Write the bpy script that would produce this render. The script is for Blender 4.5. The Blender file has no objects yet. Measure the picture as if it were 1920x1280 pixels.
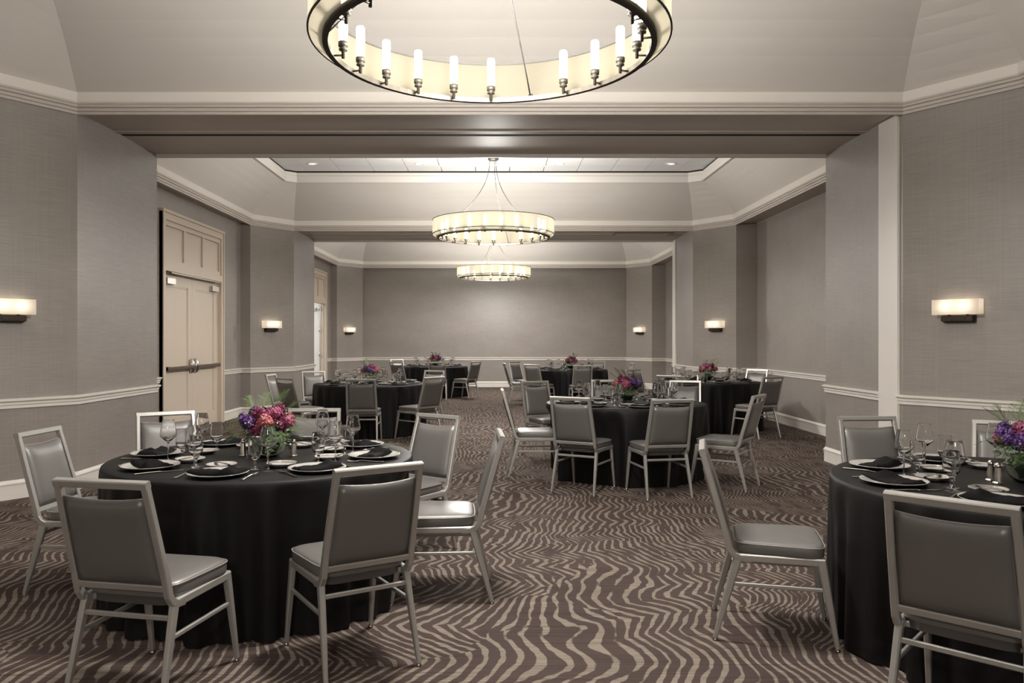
import bpy, math, random
from math import sin, cos, pi, radians, sqrt, atan2, hypot
from mathutils import Vector, Matrix

S = bpy.context.scene
COL = S.collection
random.seed(7)

# ------------------------------------------------------------------ camera
FPX = 1450.0                       # focal length in pixels of the 1920 x 1280 frame
EYE = 1.40
cam_data = bpy.data.cameras.new('camera')
cam = bpy.data.objects.new('camera', cam_data)
COL.objects.link(cam)
cam.location = (0, 0, EYE)
cam.rotation_euler = (pi / 2, 0, 0)
cam_data.sensor_width = 36.0
cam_data.lens = FPX / 1920 * 36.0
cam_data.shift_x = (960 - 931) / 1920
cam_data.shift_y = -(640 - 637) / 1920
cam_data.clip_start = 0.05
cam_data.clip_end = 100
S.camera = cam

# ------------------------------------------------------------------ world, exposure
W = bpy.data.worlds.new('world'); S.world = W
W.use_nodes = True
W.node_tree.nodes['Background'].inputs[0].default_value = (0.9, 0.95, 1.0, 1)
W.node_tree.nodes['Background'].inputs[1].default_value = 0.3
S.view_settings.view_transform = 'Standard'
S.view_settings.look = 'None'
S.view_settings.exposure = 0.0
S.view_settings.gamma = 1.0
S.view_settings.use_curve_mapping = False
S.cycles.use_denoising = True
S.cycles.max_bounces = 10
S.cycles.diffuse_bounces = 5
S.cycles.glossy_bounces = 4
S.cycles.transmission_bounces = 10
S.cycles.transparent_max_bounces = 8
S.cycles.sample_clamp_indirect = 6
S.cycles.caustics_reflective = False
S.cycles.caustics_refractive = False

TUBE_STRENGTH = 13.0
RING_FILL_WATT = 420.0
DOWN_WATT = 6.0
SCONCE_STRENGTH = 16.0

# ------------------------------------------------------------------ node helpers
def new_mat(name):
    m = bpy.data.materials.new(name); m.use_nodes = True
    return m, m.node_tree.nodes, m.node_tree.links, m.node_tree.nodes['Principled BSDF']

def plain(name, col, rough=0.5, metal=0.0, spec=0.5, coat=0.0, var=0.06, vscale=6.0, bump=0.0, bscale=200.0, sheen=0.0):
    """a principled material with slight procedural variation of tone"""
    m, N, L, b = new_mat(name)
    b.inputs['Roughness'].default_value = rough
    b.inputs['Metallic'].default_value = metal
    b.inputs['Specular IOR Level'].default_value = spec
    b.inputs['Coat Weight'].default_value = coat
    b.inputs['Sheen Weight'].default_value = sheen
    tc = N.new('ShaderNodeTexCoord')
    n = N.new('ShaderNodeTexNoise'); n.inputs['Scale'].default_value = vscale; n.inputs['Detail'].default_value = 4
    L.new(tc.outputs['Object'], n.inputs['Vector'])
    mx = N.new('ShaderNodeMix'); mx.data_type = 'RGBA'
    mx.inputs['A'].default_value = tuple(c * (1 - var) for c in col) + (1,)
    mx.inputs['B'].default_value = tuple(min(1, c * (1 + var)) for c in col) + (1,)
    L.new(n.outputs['Fac'], mx.inputs['Factor'])
    L.new(mx.outputs['Result'], b.inputs['Base Color'])
    if bump > 0:
        n2 = N.new('ShaderNodeTexNoise'); n2.inputs['Scale'].default_value = bscale; n2.inputs['Detail'].default_value = 3
        L.new(tc.outputs['Object'], n2.inputs['Vector'])
        bp = N.new('ShaderNodeBump'); bp.inputs['Strength'].default_value = bump; bp.inputs['Distance'].default_value = 0.002
        L.new(n2.outputs['Fac'], bp.inputs['Height']); L.new(bp.outputs['Normal'], b.inputs['Normal'])
    return m

def emit(name, col, strength):
    m = bpy.data.materials.new(name); m.use_nodes = True
    N = m.node_tree.nodes; L = m.node_tree.links
    N.remove(N['Principled BSDF'])
    e = N.new('ShaderNodeEmission'); e.inputs[0].default_value = tuple(col) + (1,); e.inputs[1].default_value = strength
    L.new(e.outputs[0], N['Material Output'].inputs['Surface'])
    return m

def translucent(name, col, trans=0.6, sheer=0.0):
    m = bpy.data.materials.new(name); m.use_nodes = True
    N = m.node_tree.nodes; L = m.node_tree.links
    N.remove(N['Principled BSDF'])
    d = N.new('ShaderNodeBsdfDiffuse'); t = N.new('ShaderNodeBsdfTranslucent'); mx = N.new('ShaderNodeMixShader')
    tc = N.new('ShaderNodeTexCoord'); n = N.new('ShaderNodeTexNoise'); n.inputs['Scale'].default_value = 90
    mc = N.new('ShaderNodeMix'); mc.data_type = 'RGBA'
    mc.inputs['A'].default_value = tuple(c * 0.96 for c in col) + (1,); mc.inputs['B'].default_value = tuple(col) + (1,)
    L.new(tc.outputs['Object'], n.inputs['Vector']); L.new(n.outputs['Fac'], mc.inputs['Factor'])
    L.new(mc.outputs['Result'], d.inputs[0]); L.new(mc.outputs['Result'], t.inputs[0])
    mx.inputs[0].default_value = trans
    L.new(d.outputs[0], mx.inputs[1]); L.new(t.outputs[0], mx.inputs[2])
    if sheer > 0:
        tp = N.new('ShaderNodeBsdfTransparent'); m2 = N.new('ShaderNodeMixShader'); m2.inputs[0].default_value = sheer
        L.new(mx.outputs[0], m2.inputs[1]); L.new(tp.outputs[0], m2.inputs[2]); mx = m2
    L.new(mx.outputs[0], N['Material Output'].inputs['Surface'])
    return m

def glass(name, col=(1, 1, 1), ior=1.45, rough=0.0):
    m, N, L, b = new_mat(name)
    b.inputs['Base Color'].default_value = tuple(col) + (1,)
    b.inputs['Transmission Weight'].default_value = 1.0
    b.inputs['IOR'].default_value = ior
    b.inputs['Roughness'].default_value = rough
    return m

def wallcover(name, ca, cb):
    """woven grasscloth: fine horizontal threads, broad soft mottling, faint vertical drops"""
    m, N, L, b = new_mat(name)
    b.inputs['Roughness'].default_value = 0.45
    b.inputs['Specular IOR Level'].default_value = 0.8
    g = N.new('ShaderNodeNewGeometry')
    def noise(sx, sy, sz, det=3):
        mp = N.new('ShaderNodeMapping'); mp.inputs['Scale'].default_value = (sx, sy, sz)
        n = N.new('ShaderNodeTexNoise'); n.inputs['Scale'].default_value = 1; n.inputs['Detail'].default_value = det
        L.new(g.outputs['Position'], mp.inputs['Vector']); L.new(mp.outputs['Vector'], n.inputs['Vector'])
        return n.outputs['Fac']
    def math_(op, a, c):
        q = N.new('ShaderNodeMath'); q.operation = op
        for i, v in enumerate((a, c)):
            if isinstance(v, float): q.inputs[i].default_value = v
            else: L.new(v, q.inputs[i])
        return q.outputs[0]
    threads = noise(5, 5, 170, 4); mott = noise(1.1, 1.1, 2.2, 3); drops = noise(60, 60, 1.5, 2)
    f = math_('ADD', math_('MULTIPLY', threads, 0.5), math_('ADD', math_('MULTIPLY', mott, 0.32), math_('MULTIPLY', drops, 0.18)))
    r = N.new('ShaderNodeValToRGB')
    r.color_ramp.elements[0].position = 0.32; r.color_ramp.elements[0].color = tuple(ca) + (1,)
    r.color_ramp.elements[1].position = 0.68; r.color_ramp.elements[1].color = tuple(cb) + (1,)
    L.new(f, r.inputs[0]); L.new(r.outputs[0], b.inputs['Base Color'])
    bp = N.new('ShaderNodeBump'); bp.inputs['Strength'].default_value = 0.25; bp.inputs['Distance'].default_value = 0.002
    L.new(threads, bp.inputs['Height']); L.new(bp.outputs['Normal'], b.inputs['Normal'])
    return m

def carpet_mat():
    """cream animal stripes that run down the room, swerving and breaking, over streaky brown, plum and rust"""
    m, N, L, b = new_mat('carpet')
    b.inputs['Roughness'].default_value = 0.95
    b.inputs['Specular IOR Level'].default_value = 0.1
    g = N.new('ShaderNodeNewGeometry')
    def mapped(sx, sy, ox=0.0, oy=0.0):
        mp = N.new('ShaderNodeMapping'); mp.inputs['Scale'].default_value = (sx, sy, 0); mp.inputs['Location'].default_value = (ox, oy, 0)
        L.new(g.outputs['Position'], mp.inputs['Vector']); return mp.outputs['Vector']
    def noise(sx, sy, det=2, ox=0.0, oy=0.0):
        n = N.new('ShaderNodeTexNoise'); n.noise_dimensions = '2D'
        n.inputs['Scale'].default_value = 1; n.inputs['Detail'].default_value = det; n.inputs['Roughness'].default_value = 0.45
        L.new(mapped(sx, sy, ox, oy), n.inputs['Vector']); return n.outputs['Fac']
    def M(op, a, c=0.0, d=None):
        q = N.new('ShaderNodeMath'); q.operation = op
        for i, v in enumerate((a, c) if d is None else (a, c, d)):
            if isinstance(v, (float, int)): q.inputs[i].default_value = v
            else: L.new(v, q.inputs[i])
        return q.outputs[0]
    sep = N.new('ShaderNodeSeparateXYZ'); L.new(g.outputs['Position'], sep.inputs[0])
    x, y = sep.outputs[0], sep.outputs[1]
    big = M('SUBTRACT', noise(0.5, 0.7, 1), 0.5)
    mid = M('SUBTRACT', noise(1.4, 2.2, 1, 7, 3), 0.5)
    # kinks: a zigzag along the depth whose reach changes from place to place
    zz = M('PINGPONG', M('ADD', y, M('MULTIPLY', noise(0.5, 0.6, 1, 3, 9), 1.2)), 0.25)
    reach = M('MULTIPLY', M('SUBTRACT', noise(0.5, 0.55, 1, 11, 5), 0.45), 2.3)
    # broken patches, wider than deep, where the stripes slant and crowd on their own
    vo = N.new('ShaderNodeTexVoronoi'); vo.voronoi_dimensions = '2D'; vo.inputs['Scale'].default_value = 1.0
    va = N.new('ShaderNodeVectorMath'); va.operation = 'ADD'
    L.new(mapped(1.15, 2.7), va.inputs[0])
    nv = N.new('ShaderNodeTexNoise'); nv.noise_dimensions = '2D'; nv.inputs['Scale'].default_value = 1; L.new(mapped(2.0, 2.0, 1, 2), nv.inputs['Vector'])
    L.new(nv.outputs['Color'], va.inputs[1]); L.new(va.outputs[0], vo.inputs['Vector'])
    sc = N.new('ShaderNodeSeparateColor'); L.new(vo.outputs['Color'], sc.inputs[0])
    on = M('GREATER_THAN', sc.outputs[2], 0.58)
    shear = M('MULTIPLY', M('MULTIPLY', M('SUBTRACT', sc.outputs[0], 0.5), 1.5), on)
    freq = M('ADD', 1.0, M('MULTIPLY', M('MULTIPLY', M('GREATER_THAN', sc.outputs[1], 0.5), 0.38), on))
    xw = M('ADD', x, M('ADD', M('MULTIPLY', big, 0.65), M('ADD', M('MULTIPLY', mid, 0.20), M('ADD', M('MULTIPLY', zz, reach), M('MULTIPLY', y, shear)))))
    wob = M('MULTIPLY', M('SUBTRACT', noise(18, 10, 1, 2, 1), 0.5), 0.016)
    ph = M('MULTIPLY', M('MULTIPLY', M('ADD', xw, wob), freq), 2 * pi / 0.060)
    st = M('SINE', ph)
    width = M('MULTIPLY', M('SUBTRACT', noise(10, 4.2, 2, 5, 5), 0.5), 2.6)
    thr = M('ADD', 0.34, width)
    mask = M('MULTIPLY', M('SUBTRACT', st, thr), 4.0)
    mask.node.use_clamp = True
    # ground colour: fine streaks across the room
    streak = noise(2.2, 190, 3); patch = noise(0.9, 2.6, 3, 4, 8); streak2 = noise(1.3, 70, 2, 9, 2)
    r = N.new('ShaderNodeValToRGB')
    e = r.color_ramp.elements
    e[0].position = 0.34; e[0].color = (0.0304, 0.0222, 0.0187, 1)
    e[1].position = 0.70; e[1].color = (0.0874, 0.0681, 0.0576, 1)
    k = e.new(0.45); k.color = (0.0547, 0.0355, 0.0288, 1)
    k = e.new(0.51); k.color = (0.0502, 0.0400, 0.0403, 1)
    k = e.new(0.58); k.color = (0.0722, 0.0451, 0.0331, 1)
    k = e.new(0.63); k.color = (0.0593, 0.0474, 0.0461, 1)
    L.new(M('ADD', M('MULTIPLY', streak, 0.42), M('ADD', M('MULTIPLY', patch, 0.28), M('MULTIPLY', streak2, 0.30))), r.inputs[0])
    r2 = N.new('ShaderNodeValToRGB')
    r2.color_ramp.elements[0].position = 0.36; r2.color_ramp.elements[0].color = (0.122, 0.099, 0.079, 1)
    r2.color_ramp.elements[1].position = 0.66; r2.color_ramp.elements[1].color = (0.235, 0.195, 0.160, 1)
    L.new(M('ADD', M('MULTIPLY', streak, 0.6), M('MULTIPLY', streak2, 0.4)), r2.inputs[0])
    mx = N.new('ShaderNodeMix'); mx.data_type = 'RGBA'
    L.new(mask, mx.inputs['Factor']); L.new(r.outputs[0], mx.inputs['A']); L.new(r2.outputs[0], mx.inputs['B'])
    L.new(mx.outputs['Result'], b.inputs['Base Color'])
    bp = N.new('ShaderNodeBump'); bp.inputs['Strength'].default_value = 0.35; bp.inputs['Distance'].default_value = 0.004
    L.new(noise(300, 300, 2), bp.inputs['Height']); L.new(bp.outputs['Normal'], b.inputs['Normal'])
    return m

def lit_glass(name, col, strength, through):
    m = bpy.data.materials.new(name); m.use_nodes = True
    N = m.node_tree.nodes; L = m.node_tree.links; N.remove(N['Principled BSDF'])
    e = N.new('ShaderNodeEmission'); e.inputs[0].default_value = tuple(col) + (1,); e.inputs[1].default_value = strength
    t = N.new('ShaderNodeBsdfTransparent'); t.inputs[0].default_value = (through, through, through * 0.96, 1)
    a = N.new('ShaderNodeAddShader'); L.new(e.outputs[0], a.inputs[0]); L.new(t.outputs[0], a.inputs[1])
    L.new(a.outputs[0], N['Material Output'].inputs['Surface'])
    return m

MAT = dict(
    wall=wallcover('grasscloth', (0.215, 0.187, 0.166), (0.315, 0.280, 0.252)),
    beam=plain('taupe_paint', (0.56, 0.51, 0.46), 0.5, spec=0.6, var=0.05, vscale=2),
    ceil=plain('ceiling_paint', (0.66, 0.625, 0.575), 0.75, var=0.02, vscale=1.5),
    trim=plain('trim_paint', (0.76, 0.715, 0.655), 0.4, var=0.02),
    tile=plain('acoustic_tile', (0.66, 0.66, 0.655), 0.9, var=0.05, vscale=60, bump=0.2, bscale=300),
    door=plain('door_paint', (0.62, 0.525, 0.43), 0.42, var=0.02),
    steel=plain('satin_steel', (0.52, 0.49, 0.45), 0.32, metal=1.0, var=0.04),
    darksteel=plain('brushed_bar', (0.28, 0.24, 0.20), 0.35, metal=1.0, var=0.05),
    bronze=plain('dark_bronze', (0.045, 0.032, 0.025), 0.4, metal=0.6, var=0.1),
    black=plain('slot_black', (0.012, 0.011, 0.010), 0.8),
    carpet=carpet_mat(),
    frame=plain('champagne_frame', (0.43, 0.415, 0.385), 0.34, metal=0.6, var=0.05, vscale=20),
    vinyl=plain('pewter_vinyl', (0.150, 0.141, 0.132), 0.40, metal=0.30, coat=0.0, var=0.10, vscale=5, bump=0.12, bscale=420),
    piping=plain('vinyl_piping', (0.27, 0.25, 0.228), 0.34, metal=0.25, var=0.05),
    glide=plain('steel_glide', (0.33, 0.28, 0.24), 0.3, metal=1.0),
    cloth=plain('black_cloth', (0.0065, 0.0056, 0.0054), 0.55, spec=0.20, var=0.12, vscale=8, bump=0.1, bscale=700),
    napkin=plain('black_napkin', (0.0045, 0.0040, 0.0040), 0.75, spec=0.10, var=0.15, vscale=20, bump=0.15, bscale=500),
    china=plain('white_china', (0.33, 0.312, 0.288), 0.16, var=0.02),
    cutlery=plain('cutlery_steel', (0.62, 0.58, 0.53), 0.18, metal=1.0, var=0.03),
    shaker=plain('shaker_steel', (0.66, 0.62, 0.57), 0.2, metal=1.0, var=0.04),
    glass=glass('clear_glass'),
    vase=glass('vase_glass', (0.93, 1.0, 0.90)),
    wood=plain('table_ply', (0.22, 0.15, 0.09), 0.5),
    nickel=plain('antique_nickel', (0.046, 0.039, 0.029), 0.5, metal=0.6, var=0.08, vscale=15),
    cable=plain('cable_bronze', (0.014, 0.012, 0.010), 0.6, metal=0.0),
    shade=translucent('shade_fabric', (0.150, 0.136, 0.104), 0.5, 0.08),
    sconce=translucent('sconce_linen', (0.86, 0.82, 0.76), 0.6),
    tube=lit_glass('tube_lit_glass', (1.0, 0.90, 0.72), TUBE_STRENGTH, 0.9),
    bulb=emit('bulb_lit', (1.0, 0.84, 0.64), SCONCE_STRENGTH),
    lens=emit('downlight_lens', (1.0, 0.95, 0.88), 1.1),
    fern=plain('fern_green', (0.060, 0.105, 0.022), 0.6, var=0.35, vscale=30),
    leaf=plain('leaf_green', (0.035, 0.085, 0.025), 0.45, var=0.3, vscale=20),
    stem=plain('stem_green', (0.08, 0.13, 0.04), 0.5),
    purple=plain('petal_purple', (0.085, 0.030, 0.150), 0.6, var=0.45, vscale=45),
    magenta=plain('petal_magenta', (0.155, 0.018, 0.060), 0.6, var=0.45, vscale=45),
    coral=plain('petal_coral', (0.33, 0.085, 0.095), 0.6, var=0.40, vscale=45),
    pink=plain('petal_pink', (0.28, 0.060, 0.120), 0.6, var=0.40, vscale=45),
    cream=plain('bud_cream', (0.62, 0.58, 0.44), 0.6, var=0.2, vscale=40),
)

# ------------------------------------------------------------------ mesh helpers
class MB:
    """collects vertices and faces, then links them as ONE mesh object"""
    def __init__(s): s.v = []; s.f = []; s.sm = []
    def add(s, vs, fs, smooth=False):
        o = len(s.v); s.v += [tuple(p) for p in vs]
        s.f += [tuple(i + o for i in q) for q in fs]; s.sm += [smooth] * len(fs)
    def box(s, x0, x1, y0, y1, z0, z1):
        s.add([(x0, y0, z0), (x1, y0, z0), (x1, y1, z0), (x0, y1, z0), (x0, y0, z1), (x1, y0, z1), (x1, y1, z1), (x0, y1, z1)],
              [(0, 3, 2, 1), (4, 5, 6, 7), (0, 1, 5, 4), (1, 2, 6, 5), (2, 3, 7, 6), (3, 0, 4, 7)])
    def loft(s, rings, closed=True, cap0=True, cap1=True, smooth=False):
        n = len(rings[0]); vs = [p for r in rings for p in r]; fs = []
        for i in range(len(rings) - 1):
            for j in range(n if closed else n - 1):
                k = (j + 1) % n
                fs.append((i * n + j, i * n + k, (i + 1) * n + k, (i + 1) * n + j))
        s.add(vs, fs, smooth)
        o = len(s.v) - len(vs)
        if closed and cap0: s.f.append(tuple(o + j for j in reversed(range(n)))); s.sm.append(False)
        if closed and cap1: s.f.append(tuple(o + (len(rings) - 1) * n + j for j in range(n))); s.sm.append(False)
    def lathe(s, prof, seg=24, smooth=True, cx=0, cy=0, cz=0):
        """profile of (r, z); an r of 0 closes the end"""
        o = len(s.v); idx = []
        for r, z in prof:
            if r < 1e-6: idx.append([len(s.v)]); s.v.append((cx, cy, cz + z))
            else:
                row = []
                for j in range(seg):
                    a = 2 * pi * j / seg; row.append(len(s.v)); s.v.append((cx + r * cos(a), cy + r * sin(a), cz + z))
                idx.append(row)
        for A, B in zip(idx, idx[1:]):
            for j in range(seg):
                k = (j + 1) % seg
                if len(A) == 1 and len(B) == 1: continue
                if len(A) == 1: q = (A[0], B[k], B[j])
                elif len(B) == 1: q = (A[j], A[k], B[0])
                else: q = (A[j], A[k], B[k], B[j])
                s.f.append(q); s.sm.append(smooth)
    def bar(s, pts, w, h, up=(0, 0, 1), ch=0.22, round_=False, caps=True):
        """a bar of rectangular (chamfered) or round section along a path; w, h numbers or lists"""
        P = [Vector(p) for p in pts]; n = len(P); up = Vector(up); rings = []
        for i in range(n):
            d1 = (P[i] - P[i - 1]).normalized() if i else None
            d2 = (P[i + 1] - P[i]).normalized() if i < n - 1 else None
            if d1 is None: t = d2; k = 1
            elif d2 is None: t = d1; k = 1
            else:
                t = (d1 + d2).normalized(); k = 1 / max(0.5, t.dot(d1))
            a = t.cross(up).normalized(); b_ = a.cross(t).normalized()
            ww = (w[i] if isinstance(w, (list, tuple)) else w) / 2; hh = (h[i] if isinstance(h, (list, tuple)) else h) / 2
            if round_: sec = [(cos(q * pi / 4) * ww, sin(q * pi / 4) * hh) for q in range(8)]
            else:
                c = min(ww, hh) * ch * 2
                sec = [(ww, -hh + c), (ww, hh - c), (ww - c, hh), (-ww + c, hh), (-ww, hh - c), (-ww, -hh + c), (-ww + c, -hh), (ww - c, -hh)]
            rings.append([P[i] + a * u + b_ * v for u, v in sec])
        s.loft(rings, True, caps, caps, smooth=round_)
    def build(s, name, mat, parent=None, loc=None):
        me = bpy.data.meshes.new(name); me.from_pydata([tuple(v) for v in s.v], [], s.f)
        me.polygons.foreach_set('use_smooth', s.sm); me.materials.append(MAT[mat]); me.update()
        o = bpy.data.objects.new(name, me); COL.objects.link(o)
        if parent: o.parent = parent
        if loc: o.location = loc
        return o

def tag(o, label=None, cat=None, group=None, kind=None):
    for k, v in (('label', label), ('category', cat), ('group', group), ('kind', kind)):
        if v: o[k] = v
    return o
def empty(name, loc=(0, 0, 0), rz=0.0):
    o = bpy.data.objects.new(name, None); COL.objects.link(o); o.empty_display_size = 0.1
    o.location = loc; o.rotation_euler = (0, 0, rz); return o
KIDS = {}
def kids_of(o):
    if o.name not in KIDS: KIDS[o.name] = list(o.children)
    return KIDS[o.name]
def copy_tree(o, parent=None):
    c = o.copy(); COL.objects.link(c); c.parent = parent
    for ch in kids_of(o): copy_tree(ch, c)
    return c

def sweep(path, prof, closed=False):
    """profile of (offset towards the room, z) along a plan path with the room on its left; mitred corners"""
    n = len(path); rings = []
    for i in range(n):
        p = Vector(path[i])
        a = Vector(path[i - 1]) if (i or closed) else None
        c = Vector(path[(i + 1) % n]) if (i < n - 1 or closed) else None
        d1 = (p - a).normalized() if a is not None else None
        d2 = (c - p).normalized() if c is not None else None
        n1 = Vector((-d1.y, d1.x)) if d1 is not None else None
        n2 = Vector((-d2.y, d2.x)) if d2 is not None else None
        if n1 is None: m = n2
        elif n2 is None: m = n1
        else:
            m = (n1 + n2).normalized(); m = m / max(0.35, m.dot(n1))
        rings.append([(p.x + m.x * o, p.y + m.y * o, z) for o, z in prof])
    mb = MB()
    if closed: rings.append(rings[0])
    mb.loft(rings, True, not closed, not closed)
    return mb

# ------------------------------------------------------------------ room plan
XL, XLs, XLw = -3.93, -4.52, -4.70      # left: opening jamb, end of the splayed pier, recessed side wall
XR, XRs, XRw = 3.81, 4.40, 4.79         # right
CH = 0.80                               # depth of a splay
SOF = 3.545                             # underside of beams and alcove soffits
BAYS = [(-6.55, -0.50), (1.20, 7.25), (8.95, 15.00), (16.67, 22.70)]
BACK = 22.95
FRONT = -6.80
TRIMS = [0]
def trim(mb, mat='trim'):
    TRIMS[0] += 1
    return tag(mb.build('trim_%d' % TRIMS[0], mat), kind='structure')

# floor
mb = MB(); mb.box(-8.4, 5.2, FRONT - 0.3, BACK + 0.3, -0.12, 0.0)
tag(mb.build('floor', 'carpet'), 'taupe carpet with swerving cream animal stripes', kind='structure')

def right_path(bays):
    p = []
    for y0, y1 in bays:
        p += [(XR, y0), (XRs, y0 + CH), (XRw, y0 + CH), (XRw, y1 - CH), (XRs, y1 - CH), (XR, y1)]
    return p
def left_path(bays):
    return [({XR: XL, XRs: XLs, XRw: XLw}[x], y) for x, y in reversed(right_path(bays))]
WH = 4.75
def wall(name, path, holes=()):
    """wall along a plan path, 0.1 thick away from the room; holes: (index of segment, s0, s1, top)"""
    mb = MB(); T = -0.10
    n = len(path)
    pts_in = [Vector(p) for p in path]
    outer = []
    for i in range(n):
        d1 = (pts_in[i] - pts_in[i - 1]).normalized() if i else None
        d2 = (pts_in[i + 1] - pts_in[i]).normalized() if i < n - 1 else None
        n1 = Vector((-d1.y, d1.x)) if d1 is not None else Vector((-d2.y, d2.x))
        n2 = Vector((-d2.y, d2.x)) if d2 is not None else n1
        m = (n1 + n2).normalized(); m = m / max(0.35, m.dot(n1)); outer.append(pts_in[i] + m * T)
    for i in range(n - 1):
        segs = [(0.0, 1.0, 0.0, WH)]
        a, c, ao, co = pts_in[i], pts_in[i + 1], outer[i], outer[i + 1]
        for hi, ya, yb, top in holes:
            if hi == i:
                ta = (ya - a.y) / (c.y - a.y); tb = (yb - a.y) / (c.y - a.y); ta, tb = min(ta, tb), max(ta, tb)
                segs = [(0, ta, 0, WH), (tb, 1, 0, WH), (ta, tb, top, WH)]
        for t0, t1, z0, z1 in segs:
            q = [a.lerp(c, t0), a.lerp(c, t1), ao.lerp(co, t1), ao.lerp(co, t0)]
            mb.add([(p.x, p.y, z) for z in (z0, z1) for p in q],
                   [(0, 3, 2, 1), (4, 5, 6, 7), (0, 1, 5, 4), (1, 2, 6, 5), (2, 3, 7, 6), (3, 0, 4, 7)])
    return tag(mb.build(name, 'wall'), kind='structure')
DOOR1 = (10.78, 13.20); DOOR2 = (18.80, 21.20)
RP = right_path(BAYS); LP = left_path(BAYS)
tag(wall('wall_right', [(XR, FRONT)] + RP + [(XR, BACK)]), 'taupe grasscloth wall with splayed piers and blank alcoves')
LPF = [(XL, BACK)] + LP + [(XL, FRONT)]
hs = []
for i in range(len(LPF) - 1):
    (xa, ya), (xb, yb) = LPF[i], LPF[i + 1]
    if xa == xb == XLw:
        for d in (DOOR1, DOOR2):
            if yb < d[0] and d[1] < ya: hs.append((i, d[0] + 0.10, d[1] - 0.10, 3.12))
tag(wall('wall_left', LPF, hs), 'taupe grasscloth wall with splayed piers and double doors')
tag(wall('wall_back', [(XR + 0.05, BACK), (XL - 0.05, BACK)]), 'wide taupe grasscloth wall closing the far room')
tag(wall('wall_front', [(XL - 0.05, FRONT), (XR + 0.05, FRONT)]), 'taupe grasscloth wall at the front end')

# ceilings: crown, coved vault, fascia, lay-in tiles
ZC0, ZC1, ZU, ZF, ZT = SOF, 3.70, 4.26, 4.42, 4.45
def octagon(y0, y1): return [(XL, y1), (XLs, y1 - CH), (XLs, y0 + CH), (XL, y0), (XR, y0), (XRs, y0 + CH), (XRs, y1 - CH), (XR, y1)]
def octagon_up(y0, y1):
    a, c = y0 + 1.0, y1 - 1.0
    return [(-3.62, c), (-3.80, c - 0.16), (-3.80, a + 0.16), (-3.62, a), (3.47, a), (3.70, a + 0.18), (3.70, c - 0.18), (3.47, c)]
ceil_root = None
for bi, (y0, y1) in enumerate(BAYS):
    lo, up = octagon(y0, y1), octagon_up(y0, y1)
    root = empty('ceiling', (0, 0, 0))
    tag(root, ['pale vaulted ceiling of the entrance room', 'pale vaulted ceiling of the front room', 'pale vaulted ceiling of the middle room with tiled centre',
               'pale vaulted ceiling of the far room'][bi], kind='structure')
    mb = MB(); rings = []
    for k in range(7):
        t = k / 6; z = ZC1 + (ZU - ZC1) * t + 0.06 * sin(pi * t)
        rings.append([(l[0] + (u[0] - l[0]) * t, l[1] + (u[1] - l[1]) * t, z) for l, u in zip(lo, up)])
    mb.loft(rings, True, False, False); mb.build('vault', 'ceil', root)
    sweep(up, [(0.0, ZU - 0.02), (0.035, ZU - 0.02), (0.035, ZF - 0.06), (0.02, ZF - 0.05), (0.02, ZF), (-0.10, ZF), (-0.10, ZU)], True).build('fascia', 'ceil', root)
    sweep(up, [(-0.10, ZF), (0.012, ZF), (0.012, ZT), (-0.10, ZT)], True).build('gap_shadow_strip', 'black', root)  # solid black strip, paints in the shadow of the reveal around the tiles
    if bi == 2:
        ceil_root = root
        mb = MB(); mb.box(-4.0, 3.95, y0 + 0.9, y1 - 0.9, ZT + 0.022, ZT + 0.06); mb.build('tile_backing', 'black', root)
        pitch = 0.61; nx = 13; cx = -0.07; ny = 7; cyy = (y0 + y1) / 2
        tm = MB(); tm.box(-0.299, 0.299, -0.299, 0.299, 0, 0.02); first = None
        for i in range(nx):
            for j in range(ny):
                px = cx + (i - (nx - 1) / 2) * pitch; py = cyy + (j - (ny - 1) / 2) * pitch
                if abs(px - cx) < 1.0 and abs(py - cyy) < 1.6: continue
                if first is None: t = first = tm.build('ceiling_tile', 'tile', root)
                else: t = first.copy(); COL.objects.link(t)
                t.location = (px, py, ZT)
        mb = MB(); mb.box(cx - 0.87, cx + 0.87, cyy - 1.48, cyy + 1.48, ZT - 0.01, ZT + 0.02); mb.build('centre_panel', 'tile', root)
        sweep([(cx - 0.915, cyy - 1.525), (cx + 0.915, cyy - 1.525), (cx + 0.915, cyy + 1.525), (cx - 0.915, cyy + 1.525)],
              [(0, ZT - 0.03), (0.07, ZT - 0.03), (0.07, ZT + 0.02), (0, ZT + 0.02)], True).build('panel_frame', 'ceil', root)
    else:
        mb = MB(); mb.box(-4.0, 3.95, y0 + 0.9, y1 - 0.9, ZT, ZT + 0.05); mb.build('tile_field', 'tile', root)
    trim(sweep(lo, [(-0.02, 3.592), (0.046, 3.592), (0.062, 3.600), (0.070, 3.612), (0.070, ZC1), (-0.02, ZC1 + 0.02)], True))
    trim(sweep(lo, [(-0.02, 3.508), (0.014, 3.508), (0.014, 3.524), (0.010, 3.527), (0.010, 3.534), (0.026, 3.538), (0.026, 3.556), (0.020, 3.559), (0.020, 3.566), (0.040, 3.572), (0.040, 3.594), (-0.02, 3.594)], True), 'beam')
    # soffits over the side alcoves
    for nm, xa, xb in (('left', XLw - 0.05, XLs + 0.0), ('right', XRs - 0.0, XRw + 0.05)):
        mb = MB(); mb.box(xa, xb, y0 + CH - 0.02, y1 - CH + 0.02, SOF, WH); trim(mb, 'beam')
        # fine bead where the soffit meets the alcove wall
        xw = XLw if nm == 'left' else XRw; sgn = 1 if nm == 'left' else -1
        mb = MB(); mb.box(min(xw, xw + sgn * 0.012), max(xw, xw + sgn * 0.012), y0 + CH, y1 - CH, SOF - 0.018, SOF - 0.001); trim(mb, 'trim')
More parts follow.
